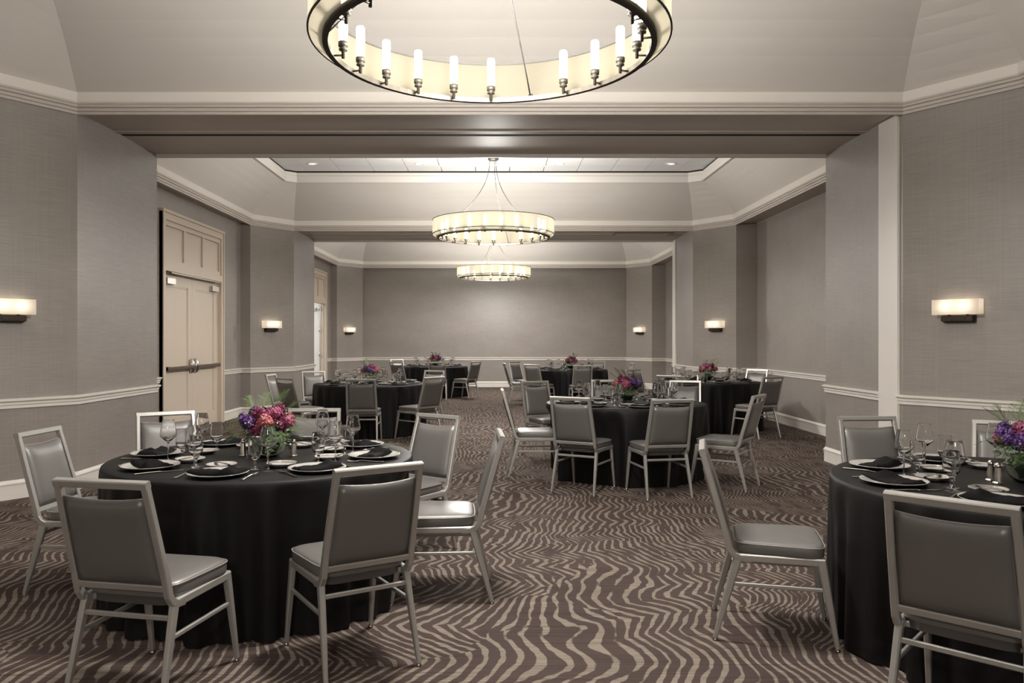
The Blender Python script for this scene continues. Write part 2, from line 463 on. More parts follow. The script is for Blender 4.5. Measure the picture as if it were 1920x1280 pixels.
# beams between the rooms, with the slot of the folding-wall track
BE = [(BAYS[i][1], BAYS[i + 1][0]) for i in range(3)]
for bi, (ya, yb) in enumerate(BE):
    s0 = ya + 0.79
    root = empty('beam', (0, 0, 0)); tag(root, ['wide taupe beam between the entrance and front rooms', 'wide taupe beam between the front and middle rooms', 'wide taupe beam between the middle and far rooms'][bi], kind='structure')
    mb = MB()
    mb.box(XL - 0.06, XR + 0.06, ya + 0.02, s0, SOF, WH); mb.box(XL - 0.06, XR + 0.06, s0 + 0.11, yb - 0.02, SOF, WH)
    mb.build('beam_soffit', 'beam', root)
    mb = MB(); mb.box(XL - 0.06, XR + 0.06, s0 + 0.001, s0 + 0.109, SOF + 0.002, SOF + 0.2); mb.build('slot_shadow_fill', 'black', root)  # flush black fill in place of the shadow inside the track slot
    mb = MB(); mb.box(XL, XR, s0 - 0.10, s0 - 0.002, SOF - 0.007, SOF + 0.002); mb.build('track_flange', 'beam', root)
# back wall head: the crown stands forward of the far wall
mb = MB(); mb.box(XL - 0.06, XR + 0.06, BAYS[3][1], BACK + 0.02, SOF, WH); trim(mb, 'beam')
mb = MB(); mb.box(XL - 0.06, XR + 0.06, FRONT - 0.02, BAYS[0][0], SOF, WH); trim(mb, 'beam')
# roof slab so that no daylight falls in
mb = MB(); mb.box(-5.2, 5.2, FRONT - 0.3, BACK + 0.3, WH, WH + 0.1); tag(mb.build('roof_slab', 'beam'), kind='structure')
# plate of the folding-wall pocket on the second beam
mb = MB(); mb.box(2.35, 3.55, 15.45, 15.95, SOF - 0.012, SOF + 0.004); trim(mb, 'darksteel')
mb = MB(); mb.box(2.42, 3.48, 15.52, 15.88, SOF - 0.016, SOF - 0.004); trim(mb, 'beam')
# pale folding-wall strips on the right jambs
STRIPS = [(7.31, 7.67), (16.40, 16.66)]
for a, c in STRIPS:
    mb = MB(); mb.box(XR - 0.022, XR + 0.02, a, c, 0.0, SOF - 0.01); trim(mb, 'trim')

# chair rails and baseboards
RAIL = [(0, 0.795), (0.014, 0.798), (0.014, 0.822), (0.022, 0.832), (0.022, 0.850), (0.034, 0.856), (0.042, 0.866), (0.042, 0.880), (0, 0.884)]
BASE = [(0, 0.0), (0.018, 0.0), (0.018, 0.125), (0.026, 0.130), (0.026, 0.142), (0.016, 0.150), (0.010, 0.165), (0, 0.167)]
def cut_path(path, gaps):
    """split a path where y (on the given x) falls in gaps (x, y0, y1)"""
    out = []; cur = [path[0]]
    for a, c in zip(path, path[1:]):
        g = [q for q in gaps if abs(a[0] - q[0]) < 1e-6 and abs(c[0] - q[0]) < 1e-6 and min(a[1], c[1]) - 1e-6 <= q[1] and q[2] <= max(a[1], c[1]) + 1e-6]
        g.sort(key=lambda q: q[1], reverse=c[1] < a[1])
        for q in g:
            lo_, hi_ = (q[1], q[2]) if c[1] > a[1] else (q[2], q[1])
            cur.append((q[0], lo_)); out.append(cur); cur = [(q[0], hi_)]
        cur.append(c)
    out.append(cur); return [p for p in out if len(p) > 1]
RPF = [(XR, FRONT)] + RP + [(XR, BACK)]
for nm, path, gaps in (('right', RPF, [(XR, a, c) for a, c in STRIPS]), ('left', LPF, [(XLw,) + DOOR1, (XLw,) + DOOR2])):
    for piece in cut_path(path, gaps):
        trim(sweep(piece, RAIL))
    mb = MB()
    for piece in cut_path(path, gaps):
        q = sweep(piece, BASE); mb.add(q.v, q.f)
    tag(mb.build('baseboard_' + nm, 'trim'), kind='structure')
trim(sweep([(XR, BACK), (XL, BACK)], RAIL)); tag(sweep([(XR, BACK), (XL, BACK)], BASE).build('baseboard_back', 'trim'), kind='structure')

# ------------------------------------------------------------------ doors in the left wall
def door_leaf(root, y0, y1, z1, hinge_far, loc=None, rz=0.0, x=0.0):
    """one leaf in the wall plane, y from y0 to y1, with a sunk panel, panic bar and closer on the room side"""
    leaf = MB(); st = 0.15
    leaf.box(x - 0.045, x - 0.012, y0, y1, 0.012, z1)
    for a, c, za, zb in ((y0, y0 + st, 0.012, z1), (y1 - st, y1, 0.012, z1), (y0 + st, y1 - st, 0.012, 0.24), (y0 + st, y1 - st, z1 - 0.17, z1)):
        leaf.box(x - 0.012, x, a, c, za, zb)
    o = leaf.build('door_leaf', 'door', root)
    mb = MB()
    for a, c, za, zb in ((y0 + st, y0 + st + 0.022, 0.24, z1 - 0.17), (y1 - st - 0.022, y1 - st, 0.24, z1 - 0.17), (y0 + st, y1 - st, 0.24, 0.262), (y0 + st, y1 - st, z1 - 0.192, z1 - 0.17)):
        mb.box(x - 0.012, x - 0.005, a, c, za, zb)
    mb.build('panel_moulding', 'door', o)
    ya, yb = y0 + 0.05, y1 - 0.05
    mb = MB(); mb.bar([(x + 0.055, ya, 0.985), (x + 0.055, yb, 0.985)], 0.055, 0.05)
    mb.box(x, x + 0.06, ya, ya + 0.09, 0.955, 1.015); mb.box(x, x + 0.06, yb - 0.09, yb, 0.955, 1.015)
    mb.build('panic_bar', 'darksteel', o)
    yc = y0 + 0.085 if hinge_far else y1 - 0.085
    mb = MB(); mb.lathe([(0, 0), (0.05, 0), (0.058, 0.02), (0.052, 0.05), (0.03, 0.075), (0, 0.08)], 16)
    mb.v = [(x + v[2], yc + v[1] * 0.8, 1.0 + v[0] * 2.0) for v in mb.v]; mb.build('latch_cover', 'steel', o)
    yk = (y1 - 0.34, y1 - 0.06) if hinge_far else (y0 + 0.06, y0 + 0.34)
    mb = MB(); mb.box(x, x + 0.055, yk[0], yk[1], z1 - 0.155, z1 - 0.075)
    cl = mb.build('door_closer', 'steel', o)
    return o
def door_set(name, y0, y1, label, opened=False):
    root = empty(name, (0, 0, 0)); tag(root, label, kind='structure')
    xw = XLw; fr = 0.11; zd = 2.36; zt = 3.20
    mb = MB()
    for a, c in ((y0, y0 + fr), (y1 - fr, y1)):
        mb.box(xw - 0.10, xw + 0.045, a, c, 0, zt)
        mb.box(xw, xw + 0.060, a if a == y0 else c - 0.035, a + 0.035 if a == y0 else c, 0, zt + 0.02)
    mb.box(xw - 0.10, xw + 0.045, y0 + fr, y1 - fr, zt - 0.10, zt); mb.box(xw, xw + 0.065, y0 - 0.01, y1 + 0.01, zt, zt + 0.04)
    mb.box(xw - 0.10, xw + 0.045, y0 + fr, y1 - fr, zd + 0.02, zd + 0.12)
    # door stop
    mb.box(xw - 0.09, xw - 0.02, y0 + fr, y0 + fr + 0.025, 0, zd + 0.02); mb.box(xw - 0.09, xw - 0.02, y1 - fr - 0.025, y1 - fr, 0, zd + 0.02)
    mb.build('door_frame', 'door', root)
    a, c = y0 + fr, y1 - fr; w = (c - a) / 3
    for i in range(3):
        p = MB(); ya, yb = a + i * w, a + (i + 1) * w
        p.box(xw - 0.05, xw - 0.004, ya, yb, zd + 0.12, zt - 0.10)
        for q in ((ya, ya + 0.045, zd + 0.12, zt - 0.10), (yb - 0.045, yb, zd + 0.12, zt - 0.10), (ya + 0.045, yb - 0.045, zd + 0.12, zd + 0.19), (ya + 0.045, yb - 0.045, zt - 0.17, zt - 0.10)):
            p.box(xw - 0.004, xw + 0.022, *q)
        p.build('transom_panel', 'door', root)
    m = (a + c) / 2
    if not opened:
        door_leaf(root, a + 0.028, m - 0.002, zd, False, x=xw - 0.022)
        door_leaf(root, m + 0.002, c - 0.028, zd, True, x=xw - 0.022)
        mb = MB(); mb.bar([(xw + 0.05, a + 0.15, zd + 0.0), (xw + 0.05, c - 0.1, zd + 0.0)], 0.025, 0.03); mb.build('closer_rail', 'darksteel', root)
    else:
        for hy, sg in ((c - 0.03, 1), (a + 0.03, -1)):
            # leaf swung back into the lit corridor beyond
            mb = MB(); y_a, y_b = (hy - 0.045, hy) if sg > 0 else (hy, hy + 0.045)
            mb.box(xw - 0.12 - 1.05, xw - 0.12, y_a, y_b, 0.012, zd)
            lf = mb.build('door_leaf', 'trim', root)
            for z in (0.25, 0.95, 1.62, 2.2):
                h = MB(); h.lathe([(0, 0), (0.012, 0), (0.012, 0.11), (0, 0.11)], 10, cx=xw - 0.11, cy=hy - sg * 0.05, cz=z); h.build('hinge', 'steel', lf)
            h = MB(); h.box(xw - 0.12 - 0.45, xw - 0.20, hy - sg * 0.05 - 0.05, hy - sg * 0.05 + 0.002, zd - 0.16, zd - 0.09); h.build('door_closer', 'steel', lf)
    return root
door_set('door_1', DOOR1[0], DOOR1[1], 'closed cream double doors with panic bars and panelled transom')
door_set('door_2', DOOR2[0], DOOR2[1], 'cream doorway with open leaves onto a bright corridor', True)
# corridor beyond the open doors, lit by daylight
mb = MB()
mb.box(-7.9, XLw - 0.10, 17.6, 17.7, 0, 3.0); mb.box(-7.9, XLw - 0.10, 22.3, 22.4, 0, 3.0); mb.box(-8.0, -7.9, 17.6, 22.4, 0, 3.0)
tag(mb.build('wall_corridor', 'trim'), 'white walls of the corridor behind the open doorway', kind='structure')
mb = MB(); mb.box(-8.0, XLw - 0.10, 17.6, 22.4, 3.0, 3.1); tag(mb.build('ceiling_corridor', 'ceil'), kind='structure')
ld = bpy.data.lights.new('corridor_daylight', 'AREA'); ld.shape = 'RECTANGLE'; ld.size = 1.6; ld.size_y = 3.0; ld.energy = 130; ld.color = (0.86, 0.94, 1.0)
lo_ = bpy.data.objects.new('corridor_daylight', ld); COL.objects.link(lo_); lo_.location = (-6.4, 20.0, 2.97)

# ------------------------------------------------------------------ downlights
def downlight(px, py, label):
    root = empty('downlight', (px, py, ZT)); tag(root, label, 'downlight', 'recessed ceiling downlights')
    mb = MB(); mb.lathe([(0.062, 0.0), (0.062, -0.006), (0.082, -0.010), (0.092, -0.006), (0.094, 0.0)], 28); mb.build('trim_ring', 'trim', root)
    mb = MB(); mb.lathe([(0, -0.003), (0.062, -0.003), (0.062, -0.0005), (0, -0.0005)], 24); mb.build('lens', 'lens', root)
    l = bpy.data.lights.new('downlight_lamp', 'AREA'); l.shape = 'DISK'; l.size = 0.16; l.energy = DOWN_WATT; l.color = (1.0, 0.94, 0.86); l.spread = radians(110)
    o = bpy.data.objects.new('downlight_lamp', l); COL.objects.link(o); o.parent = root; o.location = (0, 0, -0.02)
    return root
DLX = [(-3.19, 'between the tiles by the doors wall'), (-1.33, 'beside the centre panel, doors side'), (1.08, 'beside the centre panel, blank-wall side'), (3.02, 'between the tiles by the blank wall')]
RN = ['entrance room', 'front room', 'middle room', 'far room']
for bi, (y0, y1) in enumerate(BAYS):
    for row, yy in (('rear', (y0 + y1) / 2 + 1.98 if bi == 2 else (y0 + y1) / 2 + 1.6), ('front', (y0 + y1) / 2 - 1.98 if bi == 2 else (y0 + y1) / 2 - 1.6)):
        for dx, where in DLX:
            if bi == 2: yy2 = (y0 + y1) / 2 + (1.42 if row == 'rear' else -1.42)
            else: yy2 = yy
            downlight(dx, yy2, 'round recessed downlight of the %s, %s row, %s' % (RN[bi], row, where))

# ------------------------------------------------------------------ wall lamps
def sconce(px, py, nx, ny, label):
    """lamp on a wall point whose normal is (nx, ny); local -y is the room side"""
    root = empty('wall_lamp', (px, py, 1.69), atan2(nx, -ny)); tag(root, label, 'wall lamp', 'wall lamps on the splayed piers')
    L_, H_, D_ = 0.385, 0.135, 0.105
    mb = MB(); r = 0.006
    pl = [(-L_ / 2, -0.004), (L_ / 2, -0.004), (L_ / 2, -D_), (-L_ / 2, -D_)]
    mb.loft([[(x, y, -H_ / 2) for x, y in pl], [(x, y, H_ / 2) for x, y in pl]], True, False, False)
    mb.f = [f for i, f in enumerate(mb.f) if i != 0]; mb.sm = mb.sm[1:]
    mb.build('lamp_shade', 'sconce', root)
    mb = MB(); z0 = -H_ / 2
    mb.box(-0.128, 0.128, -0.075, 0.0, z0 - 0.058, z0 - 0.008); mb.box(-0.135, 0.135, -0.02, 0.0, z0 - 0.064, z0 - 0.004)
    mb.box(-0.075, 0.075, -0.082, -0.07, z0 - 0.05, z0 - 0.02)
    mb.build('backplate', 'bronze', root)
    for sx in (-0.075, 0.075):
        b = MB(); b.lathe([(0, -0.035), (0.014, -0.035), (0.022, -0.02), (0.027, 0.0), (0.022, 0.02), (0.01, 0.032), (0, 0.034)], 12, cx=sx, cy=-0.034, cz=0.012); b.build('bulb', 'bulb', root)
        h = MB(); h.lathe([(0, -0.075), (0.013, -0.075), (0.013, -0.021), (0, -0.021)], 10, cx=sx, cy=-0.034); h.build('bulb_holder', 'bronze', root)
for bi, (y0, y1) in enumerate(BAYS):
    for side in (-1, 1):
        a = (XL, y1) if side < 0 else (XR, y1); c = (XLs, y1 - CH) if side < 0 else (XRs, y1 - CH)
        t = 0.56 if bi != 1 else (0.60 if side < 0 else 0.50)
        px, py = a[0] + (c[0] - a[0]) * t, a[1] + (c[1] - a[1]) * t
        d = Vector((c[0] - a[0], c[1] - a[1])).normalized()
        n = Vector((-d.y, d.x)); n = n if n.x * side < 0 else -n
        if bi == 0: continue
        sconce(px + n.x * 0.001, py + n.y * 0.001, n.x, n.y, 'rectangular linen wall lamp on the %s pier of the %s' % ('doors-side' if side < 0 else 'blank-wall-side', RN[bi]))

# ------------------------------------------------------------------ ring chandeliers
def make_chandelier():
    root = empty('ring_chandelier')          # origin at the centre of the lower ring
    RI, RO = 0.854, 0.94
    mb = MB(); mb.lathe([(RO, 0.045), (RO, 0.26)], 96); sh = mb.build('shade', 'shade', root)
    mb = MB(); mb.lathe([(RI + 0.012, -0.004), (RO, 0.045)], 96); mb.build('shade_lip', 'shade', root)
    for z in (0.262, 0.045):
        mb = MB(); mb.lathe([(RO - 0.004, z - 0.004), (RO + 0.005, z - 0.004), (RO + 0.005, z + 0.004), (RO - 0.004, z + 0.004), (RO - 0.004, z - 0.004)], 96, smooth=False); mb.build('shade_rim', 'cable', sh)
    mb = MB(); mb.lathe([(RI - 0.014, -0.012), (RI + 0.014, -0.012), (RI + 0.014, 0.016), (RI - 0.014, 0.016), (RI - 0.014, -0.012)], 96, smooth=False); ring = mb.build('ring', 'nickel', root)
    # tube lamps and cables on 21 stations
    hold = MB()
    hold.bar([(0.0, 0.060, -0.0), (0.0, 0.0, 0.0)], 0.011, 0.011, round_=True)
    hold.lathe([(0, -0.016), (0.009, -0.016), (0.009, 0.024), (0.023, 0.026), (0.023, 0.034), (0.019, 0.036), (0.019, 0.044), (0.026, 0.046), (0.026, 0.072), (0, 0.072)], 14)
    tube = MB(); tube.lathe([(0, 0.070), (0.0235, 0.070), (0.0235, 0.238), (0.019, 0.246), (0, 0.248)], 14)
    h0 = t0 = None
    for k in range(21):
        th = 2 * pi * k / 21                     # measured from the far side towards the right
        if k % 7 == 1:
            ex, ey = sin(th) * RI, cos(th) * RI
            pts = []
            for i in range(15):
                t = i / 14
                r = RI * ((1 - t) ** 2.4) * 0.92 + 0.055 + 0.01 * (1 - t); z = 0.01 + 1.22 * (t ** 0.82)
                pts.append((sin(th) * r * RI / (RI * 0.92 + 0.065) if i == 0 else sin(th) * r, cos(th) * r * RI / (RI * 0.92 + 0.065) if i == 0 else cos(th) * r, z))
            mb = MB(); mb.bar(pts, 0.009, 0.009, up=(sin(th + 1.57), cos(th + 1.57), 0), round_=True); cb = mb.build('cable', 'cable', root)
            e = MB(); e.lathe([(0, -0.008), (0.014, -0.008), (0.014, 0.03), (0, 0.034)], 10, cx=ex, cy=ey); e.build('cable_anchor', 'nickel', cb)
            continue
        r = RI - 0.062
        if h0 is None: h = h0 = hold.build('lamp_holder', 'nickel', root); t = t0 = tube.build('glass_tube', 'tube', h)
        else:
            h = h0.copy(); COL.objects.link(h); t = t0.copy(); COL.objects.link(t); t.parent = h
        h.location = (sin(th) * r, cos(th) * r, 0.0); h.rotation_euler = (0, 0, -th)
    l = bpy.data.lights.new('ring_fill_light', 'POINT'); l.energy = RING_FILL_WATT; l.color = (1.0, 0.97, 0.93); l.shadow_soft_size = 0.22  # added unseen point light, stands in for the tubes' output on room and ceiling
    lo = bpy.data.objects.new('ring_fill_light', l); COL.objects.link(lo); lo.parent = root; lo.location = (0, 0, 0.14)
    mb = MB(); mb.lathe([(0, 1.20), (0.075, 1.20), (0.085, 1.215), (0.085, 1.235), (0.02, 1.25), (0.02, 1.45), (0.07, 1.455), (0.07, 1.475), (0, 1.475)], 24); mb.build('canopy', 'nickel', root)
    return root
ch = make_chandelier()
CHG = 'ring chandeliers with tube lamps'
ch.location = (-0.035, 4.10, 2.93); tag(ch, 'large cream drum ring chandelier hung in the front room', 'chandelier', CHG)
for x, y, z, rz, lab in ((-0.05, 11.98, 2.98, 0.0, 'cream drum ring chandelier hung in the middle room'), (-0.07, 19.75, 2.98, radians(40), 'cream drum ring chandelier hung in the far room before the back wall'),
                         (-0.05, -3.50, 2.98, 0.3, 'cream drum ring chandelier hung in the entrance room')):
    c = copy_tree(ch); c.location = (x, y, z); c.rotation_euler = (0, 0, rz); c['label'] = lab

# ------------------------------------------------------------------ banquet chair
def make_chair():
    root = empty('banquet_chair')
    def both(f):
        for sx in (-1, 1): f(sx)
    # legs
    for sx in (-1, 1):
        for top, foot in (((0.197 * sx, 0.198, 0.402), (0.207 * sx, 0.265, 0.014)), ((0.192 * sx, -0.160, 0.402), (0.207 * sx, -0.265, 0.014))):
            mb = MB(); T, F = Vector(top), Vector(foot)
            mb.bar([T, T.lerp(F, 0.5), F], [0.026, 0.024, 0.018], [0.040, 0.032, 0.020], up=(0, 1, 0)); lg = mb.build('leg', 'frame', root)
            g = MB(); g.lathe([(0, 0.0), (0.012, 0.0), (0.013, 0.006), (0.008, 0.010), (0.007, 0.018), (0, 0.018)], 10, cx=foot[0], cy=foot[1]); g.build('foot_glide', 'glide', lg)
    mb = MB()
    both(lambda sx: mb.bar([(0.197 * sx, 0.214, 0.391), (0.192 * sx, -0.176, 0.391)], 0.026, 0.036))
    mb.bar([(-0.19, 0.195, 0.389), (0.19, 0.195, 0.389)], 0.022, 0.028); mb.bar([(-0.185, -0.13, 0.386), (0.185, -0.13, 0.386)], 0.022, 0.022)
    mb.build('seat_frame', 'frame', root)
    for sx in (-1, 1):
        mb = MB(); mb.bar([(0.200 * sx, 0.222, 0.268), (0.197 * sx, -0.196, 0.268)], 0.014, 0.018); mb.build('stretcher', 'frame', root)
    mb = MB(); mb.bar([(-0.196, -0.178, 0.338), (0.196, -0.178, 0.338)], 0.014, 0.020); mb.build('stretcher', 'frame', root)
    # back frame: two uprights that curl forward into the seat rails, top bar, lower bar
    mb = MB()
    for sx in (-1, 1):
        side = [(-0.322, 0.870), (-0.262, 0.660), (-0.222, 0.520), (-0.210, 0.472), (-0.200, 0.430), (-0.180, 0.402), (-0.150, 0.388), (-0.105, 0.383)]
        xs = [0.182, 0.189, 0.193, 0.194, 0.194, 0.194, 0.193, 0.192]
        mb.bar([(x * sx, y, z) for (y, z), x in zip(side, xs)], 0.026, [0.030] * 3 + [0.032] * 5, up=(0, 0.96, 0.28), ch=0.16)
    mb.bar([(-0.195, -0.3225, 0.871), (0.195, -0.3225, 0.871)], 0.030, 0.030, up=(0, -0.27, 0.96), ch=0.14)
    mb.bar([(-0.19, -0.2085, 0.462), (0.19, -0.2085, 0.462)], 0.022, 0.028, up=(0, -0.27, 0.96), ch=0.14)
    mb.build('back_frame', 'frame', root)
    # back pad: slightly bowed front, flatter rear
    mb = MB(); nu, nv = 12, 10; fr, re = [], []
    def se(t): return (1 - abs(t) ** 6)
    for j in range(nv + 1):
        v = j / nv; z = 0.477 + (0.812 - 0.477) * v; yc = -0.2225 - (z - 0.52) * 0.2857
        for i in range(nu + 1):
            u = -1 + 2 * i / nu; hw = 0.177 - 0.010 * v
            ed = max(0.0, se(u) * se(2 * v - 1)); x = u * hw
            zz = z + 0.012 * (v ** 3) * (u * u - 0.4)
            fr.append((x, yc + 0.006 + 0.014 * ed ** 0.5 + 0.008 * ed, zz)); re.append((x, yc - 0.010 - 0.016 * ed ** 0.5, zz))
    w_ = nu + 1
    fs = [(j * w_ + i + 1, j * w_ + i, (j + 1) * w_ + i, (j + 1) * w_ + i + 1) for j in range(nv) for i in range(nu)]
    mb.add(fr, fs, True); mb.add(re, [tuple(reversed(f)) for f in fs], True)
    per = [i for i in range(w_)] + [j * w_ + nu for j in range(1, nv + 1)] + [nv * w_ + i for i in range(nu - 1, -1, -1)] + [j * w_ for j in range(nv - 1, 0, -1)]
    o2 = len(fr)
    for a, c in zip(per, per[1:] + per[:1]): mb.f.append((a, c, c + o2, a + o2)); mb.sm.append(True)
    pad = mb.build('backrest', 'vinyl', root)
    mb = MB(); pp = [Vector(re[i]) + Vector((0, 0.005, 0)) for i in per]
    mb.bar(pp + [pp[0]], 0.005, 0.005, up=(0, 1, 0.1), round_=True, caps=False); mb.build('piping', 'piping', pad)
    # seat cushion
    def ring(inset, z, crown=0.0, n=40):
        out = []
        for k in range(n):
            a = 2 * pi * k / n; c, s = cos(a), sin(a); e = 0.30
            u = math.copysign(abs(c) ** e, c); v = math.copysign(abs(s) ** e, s)
            y = 0.022 + v * (0.198 - inset); hw = 0.192 + (v + 1) / 2 * 0.025 - inset
            out.append((u * hw, y, z))
        return out
    mb = MB()
    rings = [ring(0.024, 0.374), ring(0.013, 0.379), ring(0.012, 0.410), ring(0.002, 0.411), ring(0.0, 0.418), ring(0.0, 0.452), ring(0.004, 0.461), ring(0.016, 0.467), ring(0.06, 0.473), ring(0.12, 0.477), ring(0.17, 0.479)]
    mb.loft(rings, True, True, True, smooth=True); seat = mb.build('seat', 'vinyl', root)
    mb = MB(); rg = ring(-0.0015, 0.4555); mb.bar(rg + [rg[0]], 0.006, 0.006, round_=True, caps=False); mb.build('piping', 'piping', seat)
    return root

# ------------------------------------------------------------------ tables, chairs, place settings
R_T = 0.82; Z_T = 0.742
def fdir(fx, fy): return atan2(-fx, fy)          # rotation that turns local +y to (fx, fy)
TABLES = [
    dict(name='front table with seven chairs', c=(-1.31, 4.37), phi=-94, bq=0.0,
         chairs=[(-1.39, 3.16, .20, .98), (-.65, 3.44, -.53, .85), (-2.31, 4.43, 1, -.05), (-2.20, 5.28, .54, -.84), (-1.36, 5.49, .02, -1), (-.60, 5.09, -.61, -.79), (-.30, 4.30, -1, -.05)]),
    dict(name='table under the first beam', c=(1.355, 8.13), phi=-84, bq=2.4,
         chairs=[(.815, 7.24, .48, .88), (1.47, 7.03, -.18, .98), (2.19, 7.42, -.82, .57), (.385, 8.05, 1, .02), (.62, 9.35, .45, -.89), (1.41, 9.62, 0, -1), (2.28, 9.50, -.35, -.94)]),
    dict(name='front table by the pale strip', c=(2.44, 3.57), phi=-132, bq=0.1,
         chairs=[(1.33, 3.74, .96, -.26), (1.69, 2.745, .69, .73), (2.50, 4.88, .03, -1), (3.10, 4.62, -.45, -.89)]),
    dict(name='table by the closed double doors', c=(-1.92, 11.70), phi=-84, bq=1.2,
         chairs=[(-3.08, 11.60, 1, -.1), (-2.68, 10.75, .62, .78), (-2.87, 12.50, .5, -.87), (-1.80, 10.50, -.04, 1), (-1.10, 10.93, -.75, .66), (-1.19, 12.77, -.45, -.89)]),
    dict(name='far table beside the doorway', c=(-1.55, 19.30), phi=-81, bq=3.0,
         chairs=[(-1.38, 18.18, -.03, 1), (-.75, 18.60, -.82, .57), (-2.15, 18.20, .55, .83), (-2.45, 20.20, .6, -.8)]),
    dict(name='far table opposite the doorway', c=(1.63, 17.20), phi=-86, bq=4.0,
         chairs=[(.50, 17.02, 1, .12), (.65, 18.10, .72, -.7), (.93, 16.37, .62, .78), (1.73, 15.95, -.05, 1), (2.32, 18.50, -.45, -.89), (2.74, 17.35, -1, 0)]),
    dict(name='table by the blank alcove wall', c=(3.34, 12.30), phi=-82, bq=5.1,
         chairs=[(2.70, 11.45, .62, .78), (3.73, 11.13, -.45, .89), (4.33, 13.28, -.7, -.7), (2.60, 13.35, .6, -.8)]),
]
SECT = {0: 'alcove side', 1: 'rear-alcove side', 2: 'rear side', 3: 'rear-doors side', 4: 'doors side', 5: 'front-doors side', 6: 'front side', 7: 'front-alcove side'}
def sector(a): return SECT[int(round(a / (pi / 4))) % 8]

def make_cloth(T, seed):
    rnd = random.Random(seed); cx, cy = T['c']; n = 288
    ks = [(rnd.choice((9, 11, 13)), rnd.random() * 6.28, 0.45), (rnd.choice((17, 19, 21)), rnd.random() * 6.28, 0.7), (rnd.choice((29, 31)), rnd.random() * 6.28, 0.6), (5, rnd.random() * 6.28, 0.3)]
    zs = [Z_T, Z_T - 0.006, Z_T - 0.02, Z_T - 0.05, 0.64, 0.57, 0.50, 0.43, 0.35, 0.27, 0.19, 0.11, 0.05, 0.008]
    rings = []
    lim = []
    for k in range(n):
        a = 2 * pi * k / n; dx, dy = cos(a), sin(a); l = 9.0
        for (x, y, fx, fy) in T['chairs']:
            h = hypot(fx, fy); fx, fy = fx / h, fy / h
            # chair-local coordinates of the ray from the table centre
            ox, oy = cx - x, cy - y
            lx0, ly0 = ox * fy - oy * fx, ox * fx + oy * fy
            ldx, ldy = dx * fy - dy * fx, dx * fx + dy * fy
            if ldy > -0.3: continue
            t = (0.292 - ly0) / ldy
            xl = abs(lx0 + ldx * t)
            if xl < 0.25: l = min(l, t)
            elif xl < 0.36: l = min(l, t + (xl - 0.25) * 1.2)
        lim.append(l)
    for zi, z in enumerate(zs):
        row = []
        drop = max(0.0, (Z_T - 0.03 - z) / (Z_T - 0.03))
        for k in range(n):
            a = 2 * pi * k / n
            f = sum(w * sin(m * a + p) for m, p, w in ks); f = math.tanh(f * 1.1)
            r = R_T + [0, 0.008, 0.013, 0.014][min(zi, 3)] - 0.012 * drop + 0.046 * (drop ** 0.55) * f + 0.010 * drop
            t = min(1.0, max(0.0, (0.70 - z) / 0.22))
            if r > lim[k]: r = r + (lim[k] - r) * t
            row.append((r * cos(a), r * sin(a), z))
        rings.append(row)
    mb = MB()
    mb.loft([[(p[0] * q, p[1] * q, Z_T) for p in rings[0]] for q in (0.02, 0.5, 0.9)] + rings, True, True, False, smooth=True)
    return mb

chair0 = make_chair(); used = [False]
def make_table():
    root = empty('round_table')
    mb = MB(); mb.lathe([(0, 0.712), (R_T - 0.01, 0.712), (R_T - 0.004, 0.725), (R_T - 0.01, 0.7395), (0, 0.7395)], 64); mb.build('tabletop', 'wood', root)
    for k in range(4):
        a = pi / 4 + k * pi / 2; mb = MB()
        mb.bar([(0.42 * cos(a), 0.42 * sin(a), 0.713), (0.46 * cos(a), 0.46 * sin(a), 0.0)], 0.03, 0.03, round_=True); mb.build('leg', 'darksteel', root)
    return root
table0 = make_table()

# ---- tableware prototypes
def proto(name, *parts):
    """parts: (name, MB, material); a single part becomes the thing itself"""
    if len(parts) == 1: return parts[0][1].build(name, parts[0][2])
    r = empty(name)
    for pn, mb, m in parts: mb.build(pn, m, r)
    return r
def wine_glass():
    # thin tulip bowl with a sharp shoulder, tall stem, flat foot; 0.222 high
    bowl = MB(); bowl.lathe([(0, 0.100), (0.006, 0.101), (0.019, 0.112), (0.038, 0.130), (0.0438, 0.140), (0.0434, 0.152), (0.0375, 0.185), (0.0303, 0.2205), (0.0300, 0.2218), (0.0296, 0.2222), (0.0292, 0.2218), (0.0293, 0.2205), (0.0365, 0.185), (0.0423, 0.152), (0.0426, 0.141), (0.0365, 0.1315), (0.017, 0.1145), (0, 0.108)], 28)
    stem = MB(); stem.lathe([(0, 0.0062), (0.0060, 0.0062), (0.0042, 0.016), (0.0036, 0.05), (0.0040, 0.09), (0.0062, 0.1005), (0, 0.1005)], 14)
    foot = MB(); foot.lathe([(0, 0.0), (0.0345, 0.0), (0.0353, 0.0004), (0.0355, 0.0012), (0.0345, 0.0017), (0.020, 0.0036), (0.0065, 0.0065), (0, 0.0066)], 28)
    return proto('wine_glass', ('bowl', bowl, 'glass'), ('stem', stem, 'glass'), ('foot', foot, 'glass'))
